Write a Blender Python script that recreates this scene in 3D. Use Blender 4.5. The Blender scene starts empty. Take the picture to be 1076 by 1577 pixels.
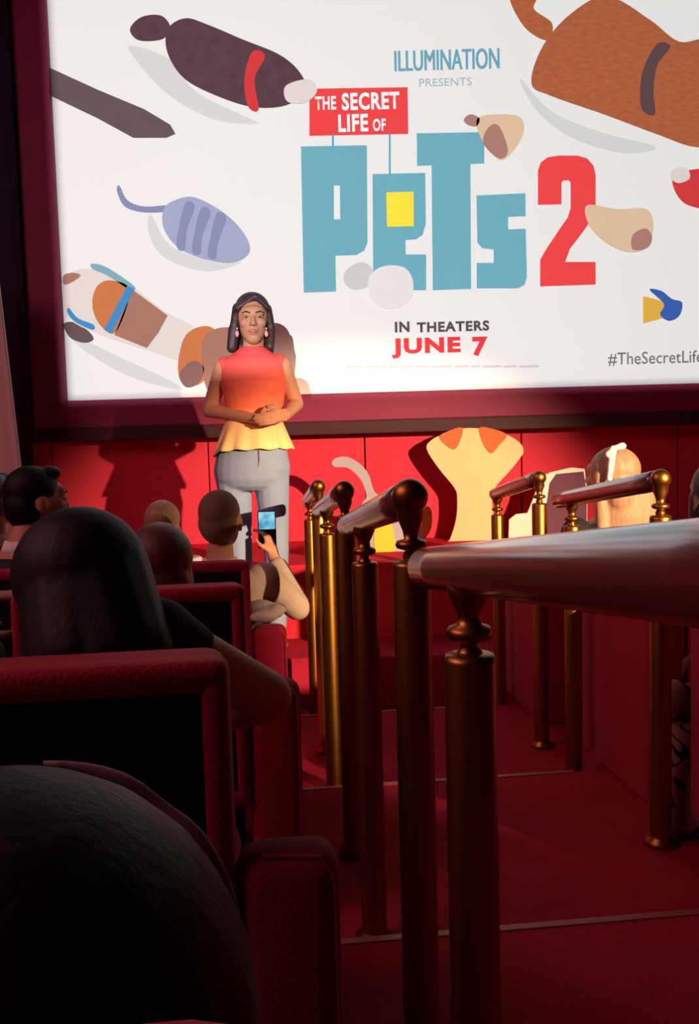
import bpy, bmesh, math, random
from mathutils import Vector, Matrix, Euler
random.seed(7)
SC = bpy.context.scene
COL = SC.collection
R = math.radians

# ------------------------------------------------------------------ camera
CAMZ = 0.91
F = 1370.0
cam_d = bpy.data.cameras.new('camera')
cam_d.sensor_fit = 'VERTICAL'; cam_d.sensor_height = 24.0
cam_d.lens = F / 1577 * 24.0
cam_d.clip_start = 0.02
cam = bpy.data.objects.new('camera', cam_d); COL.objects.link(cam)
CAMR = Matrix.Rotation(R(90 - 4.5), 3, 'X') @ Matrix.Rotation(R(-1.6), 3, 'Z')
cam.matrix_world = Matrix.Translation((0, 0, CAMZ)) @ CAMR.to_4x4()
SC.camera = cam

# ------------------------------------------------------------------ world, exposure
w = bpy.data.worlds.new('world'); SC.world = w; w.use_nodes = True
w.node_tree.nodes['Background'].inputs[0].default_value = (0.34, 0.15, 0.24, 1)
w.node_tree.nodes['Background'].inputs[1].default_value = 0.05
SC.view_settings.view_transform = 'Standard'; SC.view_settings.look = 'None'
SC.view_settings.exposure = 0.0; SC.view_settings.gamma = 1.0
SC.view_settings.use_curve_mapping = False

def light(name, kind, loc, aim, power, color, **kw):
    d = bpy.data.lights.new(name, kind); d.energy = power; d.color = color
    for k, v in kw.items(): setattr(d, k, v)
    o = bpy.data.objects.new(name, d); COL.objects.link(o)
    o.location = loc
    o.rotation_euler = (Vector(aim) - Vector(loc)).to_track_quat('-Z', 'Y').to_euler()
    return o
PROJ = Vector((-0.60, -5.4, CAMZ + 0.75))
light('projector_lamp', 'SPOT', PROJ, (0.6, 5.5, 2.5), 4400, (0.955, 1.0, 0.985), spot_size=R(60), spot_blend=0.1, shadow_soft_size=0.0015)
light('stage_spot', 'SPOT', (3.36, -1.43, CAMZ + 1.10), (0.0, 5.4, -0.26), 4100, (1.0, 0.66, 0.40), spot_size=R(28), spot_blend=0.6, shadow_soft_size=0.04)
light('house_fill', 'AREA', (-3.3, 0.9, 3.3), (0.9, 2.2, 0.2), 66, (1.0, 0.40, 0.46), shape='RECTANGLE', size=3.0, size_y=1.6)  # unseen red fill lamp, added to brighten seats and end panels

# ------------------------------------------------------------------ helpers
def W(px, py, d):
    """point at depth y=d seen at photo pixel (px, py)"""
    v = CAMR @ Vector(((px - 538) / F, -(py - 788.5) / F, -1.0))
    t = d / v.y
    return Vector((v.x * t, d, CAMZ + v.z * t))
TH = math.atan(138 / F)
EX = Vector((math.cos(TH), math.sin(TH), 0)); EY = Vector((-math.sin(TH), math.cos(TH), 0))
def A(L, s, z=0.0):
    """aisle coordinates: L across, s along, z relative to the camera height"""
    p = EX * L + EY * s
    return Vector((p.x, p.y, CAMZ + z))

def srgb(c):
    return tuple(((v / 255) / 12.92 if v / 255 <= 0.04045 else ((v / 255 + 0.055) / 1.055) ** 2.4) for v in c) + (1.0,)

MATS = {}
def mat(name, c, rough=0.6, metal=0.0, var=0.12, scale=8.0, bump=0.0, bscale=60.0, sheen=0.0, spec=0.5, stretch=None, aniso=None):
    if name in MATS: return MATS[name]
    m = bpy.data.materials.new(name); m.use_nodes = True
    nt = m.node_tree; b = nt.nodes['Principled BSDF']
    b.inputs['Roughness'].default_value = rough; b.inputs['Metallic'].default_value = metal
    b.inputs['Specular IOR Level'].default_value = spec
    if sheen:
        b.inputs['Sheen Weight'].default_value = sheen; b.inputs['Sheen Roughness'].default_value = 0.4
        b.inputs['Sheen Tint'].default_value = (1, .45, .5, 1)
    tc = nt.nodes.new('ShaderNodeTexCoord'); mp = nt.nodes.new('ShaderNodeMapping')
    nt.links.new(tc.outputs['Object'], mp.inputs['Vector'])
    if stretch: mp.inputs['Scale'].default_value = stretch
    n = nt.nodes.new('ShaderNodeTexNoise'); n.inputs['Scale'].default_value = scale; n.inputs['Detail'].default_value = 4
    nt.links.new(mp.outputs['Vector'], n.inputs['Vector'])
    mix = nt.nodes.new('ShaderNodeMix'); mix.data_type = 'RGBA'
    lin = srgb(c)
    mix.inputs[6].default_value = tuple(max(0, v * (1 - var)) for v in lin[:3]) + (1,)
    mix.inputs[7].default_value = tuple(min(1, v * (1 + var)) for v in lin[:3]) + (1,)
    nt.links.new(n.outputs['Fac'], mix.inputs[0])
    nt.links.new(mix.outputs[2], b.inputs['Base Color'])
    if bump:
        n2 = nt.nodes.new('ShaderNodeTexNoise'); n2.inputs['Scale'].default_value = bscale; n2.inputs['Detail'].default_value = 3
        nt.links.new(mp.outputs['Vector'], n2.inputs['Vector'])
        bp = nt.nodes.new('ShaderNodeBump'); bp.inputs['Strength'].default_value = bump; bp.inputs['Distance'].default_value = 0.01
        nt.links.new(n2.outputs['Fac'], bp.inputs['Height']); nt.links.new(bp.outputs['Normal'], b.inputs['Normal'])
    MATS[name] = m
    return m

def prop(o, label=None, cat=None, group=None, kind=None):
    if label: o['label'] = label
    if cat: o['category'] = cat
    if group: o['group'] = group
    if kind: o['kind'] = kind
    return o
def thing(name, label, cat, loc=(0, 0, 0), rz=0.0, group=None):
    o = bpy.data.objects.new(name, None); COL.objects.link(o)
    o.empty_display_size = 0.1
    o.location = loc; o.rotation_euler = (0, 0, rz)
    return prop(o, label, cat, group)
def put(name, me, m, parent=None, world=False, label=None, smooth=False):
    """link a mesh as one object; world=True: vertices are in world space, move them into the parent's frame"""
    if world and parent is not None:
        r = parent
        M = Matrix.Identity(4)
        while r is not None:
            M = Matrix.LocRotScale(r.location, r.rotation_euler, None) @ M; r = r.parent
        me.transform(M.inverted())
    if m is not None:
        me.materials.clear(); me.materials.append(m)
    if smooth:
        me.polygons.foreach_set('use_smooth', [True] * len(me.polygons))
    o = bpy.data.objects.new(name, me); COL.objects.link(o)
    if parent is not None: o.parent = parent
    if label: o['label'] = label
    return o
def b2m(bm, name='m', normals=True):
    if normals: bmesh.ops.recalc_face_normals(bm, faces=bm.faces)
    me = bpy.data.meshes.new(name); bm.to_mesh(me); bm.free(); return me
def add_box(bm, x0, x1, y0, y1, z0, z1, bev=0.0, seg=2):
    t = bmesh.new()
    bmesh.ops.create_cube(t, size=1.0)
    bmesh.ops.scale(t, vec=(x1 - x0, y1 - y0, z1 - z0), verts=t.verts)
    bmesh.ops.translate(t, vec=((x0 + x1) / 2, (y0 + y1) / 2, (z0 + z1) / 2), verts=t.verts)
    if bev: bmesh.ops.bevel(t, geom=t.edges[:], offset=bev, segments=seg, profile=0.5, affect='EDGES')
    me = bpy.data.meshes.new('t'); t.to_mesh(me); t.free(); bm.from_mesh(me); bpy.data.meshes.remove(me)
def box_me(*a, **k):
    bm = bmesh.new(); add_box(bm, *a, **k); return b2m(bm)
def frame_of(d):
    d = d.normalized(); u = Vector((0, 0, 1)) if abs(d.z) < 0.9 else Vector((1, 0, 0))
    a = d.cross(u).normalized(); return a, d.cross(a).normalized()
def ringed(bm, rings, cap=True):
    """rings: list of lists of Vectors with equal counts"""
    vr = [[bm.verts.new(p) for p in r] for r in rings]
    n = len(vr[0])
    for a, b in zip(vr, vr[1:]):
        for i in range(n): bm.faces.new((a[i], a[(i + 1) % n], b[(i + 1) % n], b[i]))
    if cap: bm.faces.new(vr[0][::-1]); bm.faces.new(vr[-1])
def add_tube(bm, pts, rad, n=20):
    rings = []
    for i, p in enumerate(pts):
        d = (pts[min(i + 1, len(pts) - 1)] - pts[max(i - 1, 0)])
        a, b = frame_of(d); r = rad[i] if isinstance(rad, (list, tuple)) else rad
        rings.append([p + (a * math.cos(t) + b * math.sin(t)) * r for t in [2 * math.pi * k / n for k in range(n)]])
    ringed(bm, rings)
def add_lathe(bm, prof, c=(0, 0, 0), n=24):
    c = Vector(c)
    ringed(bm, [[c + Vector((r * math.cos(t), r * math.sin(t), z)) for t in [2 * math.pi * k / n for k in range(n)]] for r, z in prof])
def lathe_me(prof, c=(0, 0, 0), n=24):
    bm = bmesh.new(); add_lathe(bm, prof, c, n); return b2m(bm)
def tube_me(pts, rad, n=20):
    bm = bmesh.new(); add_tube(bm, [Vector(p) for p in pts], rad, n); return b2m(bm)

# --- soft bodies: closed pieces fused by a voxel remesh into one surface
def cap(p0, p1, r0, r1=None):
    return ('cap', Vector(p0), Vector(p1), r0, r0 if r1 is None else r1)
def ell(c, r, rot=None):
    return ('ell', Vector(c), r, rot)
def loft(secs, ax=Vector((1, 0, 0)), ay=Vector((0, 1, 0))):
    return ('loft', secs, ax, ay)
def blob_me(prims, voxel=0.008, smooth=5):
    bm = bmesh.new()
    for p in prims:
        if p[0] == 'cap':
            _, a, b, r0, r1 = p
            d = b - a
            if d.length < 1e-5: d = Vector((0, 0, 1e-4))
            dn = d.normalized(); u, v = frame_of(dn); rings = []
            for k in range(4):
                t = -math.pi / 2 + (k + .35) * math.pi / 2 / 4
                rings.append((a + dn * r0 * math.sin(t), r0 * math.cos(t)))
            rings.append((a, r0)); rings.append((b, r1))
            for k in range(4):
                t = (k + .65) * math.pi / 2 / 4
                rings.append((b + dn * r1 * math.sin(t), r1 * math.cos(t)))
            ringed(bm, [[c + (u * math.cos(q) + v * math.sin(q)) * r for q in [2 * math.pi * i / 14 for i in range(14)]] for c, r in rings])
        elif p[0] == 'ell':
            _, c, r, rot = p
            M = Matrix.Translation(c) @ (rot.to_4x4() if rot else Matrix.Identity(4)) @ Matrix.Diagonal((r[0], r[1], r[2], 1))
            bmesh.ops.create_uvsphere(bm, u_segments=20, v_segments=14, radius=1.0, matrix=M)
        else:
            _, secs, ax, ay = p
            ringed(bm, [[Vector(c) + ax * rx * math.cos(q) + ay * ry * math.sin(q) for q in [2 * math.pi * i / 24 for i in range(24)]] for c, rx, ry in secs])
    bmesh.ops.recalc_face_normals(bm, faces=bm.faces)
    me = bpy.data.meshes.new('tmp'); bm.to_mesh(me); bm.free()
    o = bpy.data.objects.new('tmp', me); COL.objects.link(o)
    m = o.modifiers.new('r', 'REMESH'); m.mode = 'VOXEL'; m.voxel_size = voxel
    if smooth:
        s = o.modifiers.new('s', 'SMOOTH'); s.factor = 0.5; s.iterations = smooth
    dg = bpy.context.evaluated_depsgraph_get()
    out = bpy.data.meshes.new_from_object(o.evaluated_get(dg))
    bpy.data.objects.remove(o); bpy.data.meshes.remove(me)
    out.polygons.foreach_set('use_smooth', [True] * len(out.polygons))
    return out
def blob(name, prims, m, parent, voxel=0.008, smooth=5, label=None):
    return put(name, blob_me(prims, voxel, smooth), m, parent, world=True, label=label)

# ------------------------------------------------------------------ materials
VELVET = mat('red_velvet', (158, 18, 52), 0.75, var=0.18, scale=14, bump=0.25, bscale=220, sheen=0.25, spec=0.2)
BLACKP = mat('black_panel', (13, 11, 13), 0.6, var=0.3, scale=30, spec=0.3)
CARPET = mat('red_carpet', (166, 32, 56), 0.9, var=0.25, scale=9, bump=0.5, bscale=260, spec=0.1)
WALLRED = mat('red_wall', (206, 56, 78), 0.8, var=0.06, scale=5, bump=0.1, bscale=90, spec=0.15)
DARKRED = mat('dark_red_wall', (84, 14, 34), 0.8, var=0.1, scale=4, spec=0.2)
MAROON = mat('maroon_frame', (136, 40, 78), 0.6, var=0.06, scale=4, spec=0.3)
NAVY = mat('navy_drape', (54, 40, 66), 0.9, var=0.25, scale=6, spec=0.1)
BRASS = mat('aged_brass', (158, 108, 50), 0.40, 1.0, var=0.15, scale=12, bump=0.04, bscale=40)
BRONZE = mat('dark_bronze', (92, 58, 40), 0.33, 0.9, var=0.2, scale=10)
RAILWOOD = mat('varnished_rail', (112, 52, 52), 0.32, 0.0, var=0.2, scale=6, stretch=(8, 1, 8), spec=0.9)
RAILWOOD.node_tree.nodes['Principled BSDF'].inputs['Coat Weight'].default_value = 1.0
RAILWOOD.node_tree.nodes['Principled BSDF'].inputs['Coat Roughness'].default_value = 0.16
NOSING = mat('step_nosing', (150, 60, 62), 0.5, var=0.1)
SCREEN = mat('screen_white', (238, 239, 238), 0.95, var=0.012, scale=1.0, spec=0.0)

# ------------------------------------------------------------------ room shell
def structure(o): o['kind'] = 'structure'; return o
S0 = [-6.5] + [-5.28 + k for k in range(9)] + [3.72]     # step edges along the aisle
EDGES = [-5.28 + k for k in range(10)]                   # -5.28 ... 3.72
def fz(s):
    """floor height relative to the camera at aisle distance s"""
    if s >= 3.72: return -1.235
    k = math.floor(s - (-5.28))
    e = -5.28 + k
    return -0.91 - 0.077 * (e + 0.5)
def build_floor():
    bm = bmesh.new()
    L0, L1 = -5.0, 6.0
    prof = []
    for e in EDGES[:-1]:
        z = -0.91 - 0.077 * (e + 0.5)
        prof += [(e, z), (e + 1.0 - 0.012, z), (e + 1.0, z - 0.012)]
    prof += [(3.72, -1.235), (5.6, -1.235)]
    prev = None
    for s, z in prof:
        a, b = bm.verts.new(A(L0, s, z)), bm.verts.new(A(L1, s, z))
        if prev: bm.faces.new((prev[0], prev[1], b, a))
        prev = (a, b)
    return b2m(bm)
floor = structure(put('floor', build_floor(), CARPET))
for i, e in enumerate(EDGES[5:]):
    z = -0.91 - 0.077 * (e - 0.5)
    bm = bmesh.new(); add_box(bm, 0.10, 0.98, e - 0.018, e + 0.004, -0.02, 0.003, 0.002)
    me = b2m(bm); me.transform(Matrix.Translation((0, 0, CAMZ + z)) @ Matrix.Rotation(TH, 4, 'Z'))
    structure(put('trim_%d' % (i + 1), me, NOSING))

STZ = CAMZ - 0.62; STEPZ = CAMZ - 1.0
WY = 5.62
stage = structure(put('stage', box_me(-4.2, 5.2, 4.52, WY, -0.5, STZ, bev=0.012), mat('stage_carpet', (206, 44, 60), 0.9, var=0.2, scale=10, bump=0.4, bscale=240, spec=0.1)))
step = structure(put('stage_step', box_me(-4.2, 5.2, 4.08, 4.52, -0.5, STEPZ, bev=0.01), CARPET))
CEIL = 4.5
structure(put('wall_front', box_me(-4.3, 5.3, WY + 0.03, WY + 0.2, -0.6, CEIL), DARKRED))
wf = bpy.data.objects['wall_front']
x = W(80, 700, WY).x - 0.985 * 2
while x < 5.0:
    put('panel', box_me(x + 0.004, x + 0.981, WY - 0.012, WY + 0.03, STZ, CAMZ + 0.12, bev=0.004), WALLRED, wf)
    x += 0.985
structure(put('wall_left', box_me(-4.4, -4.2, -6.2, WY + 0.2, -0.6, CEIL), DARKRED))
structure(put('wall_right', box_me(5.2, 5.4, -6.2, WY + 0.2, -0.6, CEIL), DARKRED))
structure(put('ceiling', box_me(-4.4, 5.4, -6.2, WY + 0.2, CEIL, CEIL + 0.1), mat('dark_ceiling', (40, 16, 22), 0.9)))
# rear wall with the projection port the beam leaves through
SX0, SX1 = W(88, 300, 5.5).x, W(88, 300, 5.5).x + 4.82
SZ0, SZ1 = W(590, 604, 5.5).z, W(590, 604, 5.5).z + 2.72
py = PROJ.y + 0.30; k = 0.30 / (5.5 - PROJ.y)
hx0, hx1 = PROJ.x + (SX0 - PROJ.x) * k, PROJ.x + (SX1 - PROJ.x) * k
hz0, hz1 = PROJ.z + (SZ0 - PROJ.z) * k, PROJ.z + (SZ1 - PROJ.z) * k
bm = bmesh.new()
add_box(bm, -4.4, hx0, py - 0.004, py, -0.6, CEIL); add_box(bm, hx1, 5.4, py - 0.004, py, -0.6, CEIL)
add_box(bm, hx0, hx1, py - 0.004, py, -0.6, hz0); add_box(bm, hx0, hx1, py - 0.004, py, hz1, CEIL)
structure(put('wall_back', b2m(bm), DARKRED))

# ------------------------------------------------------------------ screen and its picture
scr = thing('projection_screen', 'large lit white cinema screen in a maroon frame showing a film title', 'screen', (0, 5.5, SZ0))
put('screen_surface', box_me(SX0, SX1, 5.5, 5.52, SZ0, SZ1), SCREEN, scr, world=True)
fw = 0.205
bm = bmesh.new()
add_box(bm, SX0 - fw, SX0, 5.46, 5.58, SZ0 - 0.17, SZ1 + fw, 0.006)
add_box(bm, SX1, SX1 + fw, 5.46, 5.58, SZ0 - 0.17, SZ1 + fw, 0.006)
add_box(bm, SX0, SX1, 5.46, 5.58, SZ0 - 0.17, SZ0, 0.006)
add_box(bm, SX0, SX1, 5.46, 5.58, SZ1, SZ1 + fw, 0.006)
put('frame', b2m(bm), MAROON, scr, world=True)
put('ledge', box_me(SX0 - fw - 0.02, SX1 + fw + 0.02, 5.44, WY, SZ0 - 0.25, SZ0 - 0.17, bev=0.006), mat('dark_ledge', (58, 10, 24), 0.7), scr, world=True)

def pm(name, c, var=0.03, **k): return mat('print_' + name, c, 0.95, var=var, spec=0.0, **k)
def flat_me(loops, layer):
    """flat print: loops of photo pixels laid on the screen plane (first outer, others holes)"""
    y = 5.5 - 0.0012 * layer
    bm = bmesh.new(); edges = []
    for lp in loops:
        vs = [bm.verts.new(W(px, q, y)) for px, q in lp]
        for i in range(len(vs)): edges.append(bm.edges.new((vs[i], vs[(i + 1) % len(vs)])))
    bmesh.ops.triangle_fill(bm, edges=edges, use_beauty=True)
    for f in bm.faces:
        f.normal_update()
        if f.normal.y > 0: f.normal_flip()
    return b2m(bm, normals=False)
def Z1(pts): return [(440 + a / 2.0692, 40 + b / 2.0692) for a, b in pts]
def smoothloop(pts, n=6):
    out = []; N = len(pts)
    for i in range(N):
        p0, p1, p2, p3 = [Vector(pts[(i + k) % N]) for k in (-1, 0, 1, 2)]
        for j in range(n):
            t = j / n
            out.append(tuple(0.5 * ((2 * p1) + (p2 - p0) * t + (2 * p0 - 5 * p1 + 4 * p2 - p3) * t * t + (3 * p1 - p0 - 3 * p2 + p3) * t ** 3)))
    return out
TEAL = pm('teal', (112, 178, 196)); REDP = pm('red', (240, 74, 76)); YEL = pm('yellow', (252, 232, 70))
def letter(loops, m, layer=2, name='title_letter'): return put(name, flat_me(loops, layer), m, scr, world=True)
letter([Z1([(48, 384), (258, 380), (260, 690), (250, 715), (225, 730), (158, 732), (160, 846), (57, 850)]), Z1([(153, 508), (172, 508), (173, 616), (153, 616)])], TEAL)
letter([Z1([(276, 472), (444, 468), (446, 630), (436, 665), (415, 680), (381, 682), (382, 728), (447, 728), (447, 842), (320, 842), (290, 825), (278, 790)])], TEAL)
letter([Z1([(417, 342), (632, 338), (632, 438), (588, 440), (590, 838), (468, 842), (464, 444), (418, 446)])], TEAL)
letter([Z1([(607, 540), (763, 533), (764, 606), (708, 608), (708, 648), (764, 646), (768, 800), (760, 825), (740, 836), (608, 836), (608, 755), (662, 755), (662, 712), (625, 708), (610, 690)])], TEAL)
letter([Z1([(803, 570), (803, 460), (812, 435), (835, 418), (870, 413), (930, 413), (960, 422), (980, 445), (987, 475), (987, 580), (975, 615), (940, 665), (905, 710), (890, 752), (987, 752), (987, 824), (810, 830), (810, 745), (830, 710), (870, 650), (898, 610), (907, 580), (907, 500), (902, 492), (884, 492), (878, 500), (878, 568)])], REDP)
letter([Z1([(320, 530), (407, 528), (407, 638), (322, 640)])], YEL, 3, 'yellow_window')
letter([Z1([(75, 200), (388, 195), (390, 344), (75, 350)])], REDP, 2, 'title_box')
BLUEL = pm('blue_line', (90, 170, 200))
letter([Z1([(147, 346), (153, 346), (153, 386), (147, 386)])], BLUEL, 3, 'string')
letter([Z1([(328, 344), (334, 344), (334, 474), (328, 474)])], BLUEL, 3, 'string')

def text_on(body, box, m, offset=0.0, name='lettering', layer=3, shear=0.0):
    c = bpy.data.curves.new('t', 'FONT'); c.body = body; c.offset = offset; c.resolution_u = 3; c.fill_mode = 'FRONT'
    c.space_character = 1.0 + offset * 3.0; c.shear = shear
    o = bpy.data.objects.new('t', c); COL.objects.link(o)
    dg = bpy.context.evaluated_depsgraph_get()
    me = bpy.data.meshes.new_from_object(o.evaluated_get(dg))
    bpy.data.objects.remove(o)
    xs = [v.co.x for v in me.vertices]; ys = [v.co.y for v in me.vertices]
    x0, x1, y0, y1 = min(xs), max(xs), min(ys), max(ys)
    p0, p1, q0, q1 = box
    yl = 5.5 - 0.0012 * layer
    for v in me.vertices:
        u = (v.co.x - x0) / (x1 - x0); t = (v.co.y - y0) / (y1 - y0)
        px = p0 + (p1 - p0) * u
        # the screen is level; the photo's slight tilt comes from the camera
        a = W((p0 + p1) / 2, q1, yl); b = W((p0 + p1) / 2, q0, yl)
        v.co = (W(px, (q0 + q1) / 2, yl).x, yl, a.z + (b.z - a.z) * t)
    return put(name, me, m, scr, world=True)
WHITEP = pm('white', (250, 250, 250)); GREYP = pm('grey', (92, 84, 84)); PALEG = pm('pale_grey', (168, 186, 194)); TEALT = pm('teal_text', (112, 170, 190))
def zb(x0, y0, x1, y1): return (440 + x0 / 2.0692, 440 + x1 / 2.0692, 40 + y0 / 2.0692, 40 + y1 / 2.0692)
text_on('ILLUMINATION', zb(345, 74, 678, 140), TEALT, 0.0); text_on('ILLUMINATION', zb(348, 74, 681, 140), TEALT, 0.0, layer=4)
text_on('PRESENTS', zb(425, 166, 592, 191), PALEG, 0.0)
text_on('THE', zb(93, 224, 160, 267), WHITEP, 0.03)
text_on('SECRET', zb(178, 211, 362, 267), WHITEP, 0.035)
text_on('LIFE', zb(167, 281, 262, 337), WHITEP, 0.035)
text_on('OF', zb(277, 295, 318, 335), WHITEP, 0.03)
text_on('IN', zb(347, 942, 394, 976), GREYP, 0.04); text_on('THEATERS', zb(417, 941, 648, 974), GREYP, 0.04)
text_on('JUNE', zb(337, 993, 557, 1057), pm('red_text', (232, 66, 72)), 0.05); text_on('7', zb(594, 990, 643, 1052), pm('red_text', (232, 66, 72)), 0.05)
text_on('#TheSecretLife', (936, 1082, 541, 562), pm('hash_grey', (124, 122, 122)), 0.006)
FAINT = pm('faint', (208, 204, 204))
for i, x0 in enumerate([532, 562, 588, 601, 618, 640, 664, 700, 725, 742, 775, 800]):
    wd = [26, 22, 8, 12, 18, 20, 32, 22, 14, 30, 20, 30][i]
    letter([[(x0, 563), (x0 + wd, 562.3), (x0 + wd, 565.3), (x0, 566)]], FAINT, 2, 'small_print')

# plain rounded colour shapes of the picture
def shape(name, pts, m, layer=4, sm=True): return put(name, flat_me([smoothloop(pts) if sm else pts], layer), m, scr, world=True)
SHD = pm('picture_grey', (216, 219, 219), var=0.01)
PLUM = pm('plum', (92, 66, 76), var=0.35, scale=14); BROWN = pm('brown', (178, 100, 66), var=0.3, scale=22, stretch=(1, 1, 2.5))
GREYB = pm('grey_brown', (104, 88, 88), var=0.1); LILAC = pm('lilac', (164, 172, 204), var=0.05); LILAC2 = pm('lilac_dark', (138, 146, 182))
TAN = pm('tan', (168, 122, 106), var=0.06); ORANGE = pm('orange', (204, 124, 78), var=0.1); BLUEP = pm('blue', (72, 142, 200)); CREAM = pm('cream', (226, 196, 164), var=0.06)
PALE = pm('pale', (226, 219, 214)); RED2 = pm('red2', (214, 64, 66)); PINKB = pm('pinkbrown', (176, 130, 118))
DEEPB = pm('deep_blue', (60, 98, 178)); GOLD = pm('gold', (226, 180, 76)); SILV = pm('silver', (206, 206, 208), var=0.06); PLUMD = pm('dark_band', (98, 74, 76))
# soft grey cast areas belonging to the picture
shape('picture_shape', [(200, 70), (262, 92), (300, 140), (370, 176), (395, 190), (330, 184), (262, 148), (215, 100)], SHD, 1)
shape('picture_shape', [(232, 330), (262, 378), (330, 404), (372, 404), (318, 418), (255, 398), (230, 362)], SHD, 1)
shape('picture_shape', [(800, 120), (850, 172), (930, 205), (1010, 226), (960, 236), (880, 212), (826, 170)], SHD, 1)
shape('picture_shape', [(110, 515), (180, 548), (260, 585), (275, 600), (200, 580), (130, 540)], SHD, 1)
# dark oblong with a red band, upper left
shape('picture_shape', [(258, 45), (285, 28), (320, 38), (372, 60), (430, 84), (462, 112), (470, 140), (440, 162), (392, 165), (340, 150), (285, 122), (258, 82)], PLUM, 4)
shape('picture_shape', [(200, 45), (218, 26), (248, 24), (262, 42), (250, 60), (214, 62)], PLUM, 3)
shape('picture_shape', [(388, 80), (408, 86), (392, 122), (398, 168), (382, 164), (376, 124)], RED2, 5)
shape('picture_shape', [(440, 132), (476, 122), (488, 140), (470, 158), (442, 156)], PALE, 5)
# long grey-brown bar
letter([[(76, 104), (150, 138), (222, 168), (262, 192), (270, 206), (256, 212), (205, 212), (150, 182), (79, 148)]], GREYB, 4, 'picture_shape')
# lilac striped oval
shape('picture_shape', [(252, 322), (270, 308), (300, 304), (345, 328), (376, 360), (384, 388), (360, 404), (318, 400), (275, 382), (252, 352)], LILAC, 4)
for x0, x1, t in ((280, 296, 0), (304, 320, 1), (328, 344, 2)):
    shape('stripe', [(x0 + 6, 312 + t * 8), (x1 + 4, 318 + t * 9), (x1 - 8, 352 + t * 10), (x1 - 12, 384 + t * 7), (x0 - 8, 380 + t * 7), (x0 - 4, 346 + t * 9)], LILAC2, 5)
letter([smoothloop([(184, 286), (196, 308), (222, 318), (262, 316), (262, 325), (222, 327), (192, 318), (180, 294)])], LILAC2, 3, 'picture_shape')
# white and tan capsule with blue bands, lower left
shape('picture_shape', [(97, 430), (130, 414), (190, 432), (255, 480), (300, 505), (312, 545), (280, 556), (235, 542), (165, 520), (110, 494), (98, 465)], PALE, 4)
shape('picture_shape', [(150, 440), (172, 432), (200, 448), (178, 512), (152, 498), (142, 468)], ORANGE, 5)
letter([[(204, 446), (258, 486), (244, 512), (226, 536), (176, 516)]], TAN, 5, 'picture_shape')
letter([[(196, 440), (207, 445), (172, 514), (160, 508)]], BLUEP, 6, 'picture_shape')
letter([smoothloop([(142, 406), (165, 412), (206, 440), (200, 446), (164, 424), (142, 414)])], pm('teal_band', (130, 176, 190)), 5, 'picture_shape')
letter([smoothloop([(106, 474), (120, 490), (144, 500), (142, 508), (116, 496), (104, 482)])], BLUEP, 5, 'picture_shape')
shape('picture_shape', [(98, 500), (112, 496), (134, 508), (144, 522), (130, 528), (108, 520)], GREYB, 3)
shape('picture_shape', [(98, 424), (112, 420), (124, 424), (112, 434), (98, 438)], TAN, 5)
shape('picture_shape', [(286, 516), (318, 502), (340, 520), (336, 560), (306, 592), (280, 588), (274, 560)], ORANGE, 5)
shape('picture_shape', [(314, 520), (345, 504), (372, 520), (372, 606), (324, 606), (312, 565)], TAN, 6)
shape('picture_shape', [(276, 576), (296, 556), (314, 566), (306, 590), (286, 596)], pm('dusk', (140, 104, 100)), 6)
# big brown rounded mass, upper right
shape('picture_shape', [(818, 128), (836, 70), (880, 20), (935, -6), (1000, 30), (1045, 64), (1100, 70), (1100, 210), (1070, 226), (1010, 206), (930, 176), (850, 148)], BROWN, 4)
shape('picture_shape', [(784, -10), (826, -8), (822, 14), (850, 36), (842, 62), (806, 40)], BROWN, 3)
letter([smoothloop([(1014, 66), (1032, 72), (1012, 100), (1006, 140), (1008, 176), (988, 168), (986, 126), (996, 92)])], PLUMD, 5, 'picture_shape')
# small ovals
shape('picture_shape', [(734, 184), (764, 176), (800, 180), (806, 204), (790, 232), (770, 246), (744, 220)], CREAM, 4)
shape('picture_shape', [(752, 196), (768, 194), (782, 232), (768, 244), (744, 220)], PINKB, 5)
shape('picture_shape', [(714, 184), (724, 176), (738, 182), (734, 194), (720, 192)], PINKB, 4)
shape('picture_shape', [(904, 316), (950, 322), (995, 322), (1006, 350), (994, 382), (965, 388), (930, 372), (906, 345)], CREAM, 4)
shape('picture_shape', [(974, 362), (994, 352), (1004, 366), (996, 382), (974, 384)], PINKB, 5)
shape('picture_shape', [(1036, 270), (1060, 262), (1100, 264), (1100, 318), (1060, 316), (1040, 296)], RED2, 4)
shape('picture_shape', [(1034, 262), (1056, 258), (1062, 274), (1046, 282), (1034, 276)], PALE, 5)
shape('picture_shape', [(530, 420), (552, 404), (572, 412), (574, 436), (548, 446), (532, 438)], SILV, 4)
shape('picture_shape', [(568, 428), (590, 410), (622, 412), (636, 434), (630, 462), (600, 476), (572, 462)], pm('cloud_white', (232, 230, 230)), 5)
letter([[(990, 456), (1022, 464), (1028, 488), (990, 498)]], GOLD, 4, 'picture_shape')
shape('picture_shape', [(1000, 446), (1018, 448), (1034, 460), (1050, 466), (1046, 486), (1030, 494), (1016, 484), (1022, 468)], DEEPB, 5)

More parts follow.
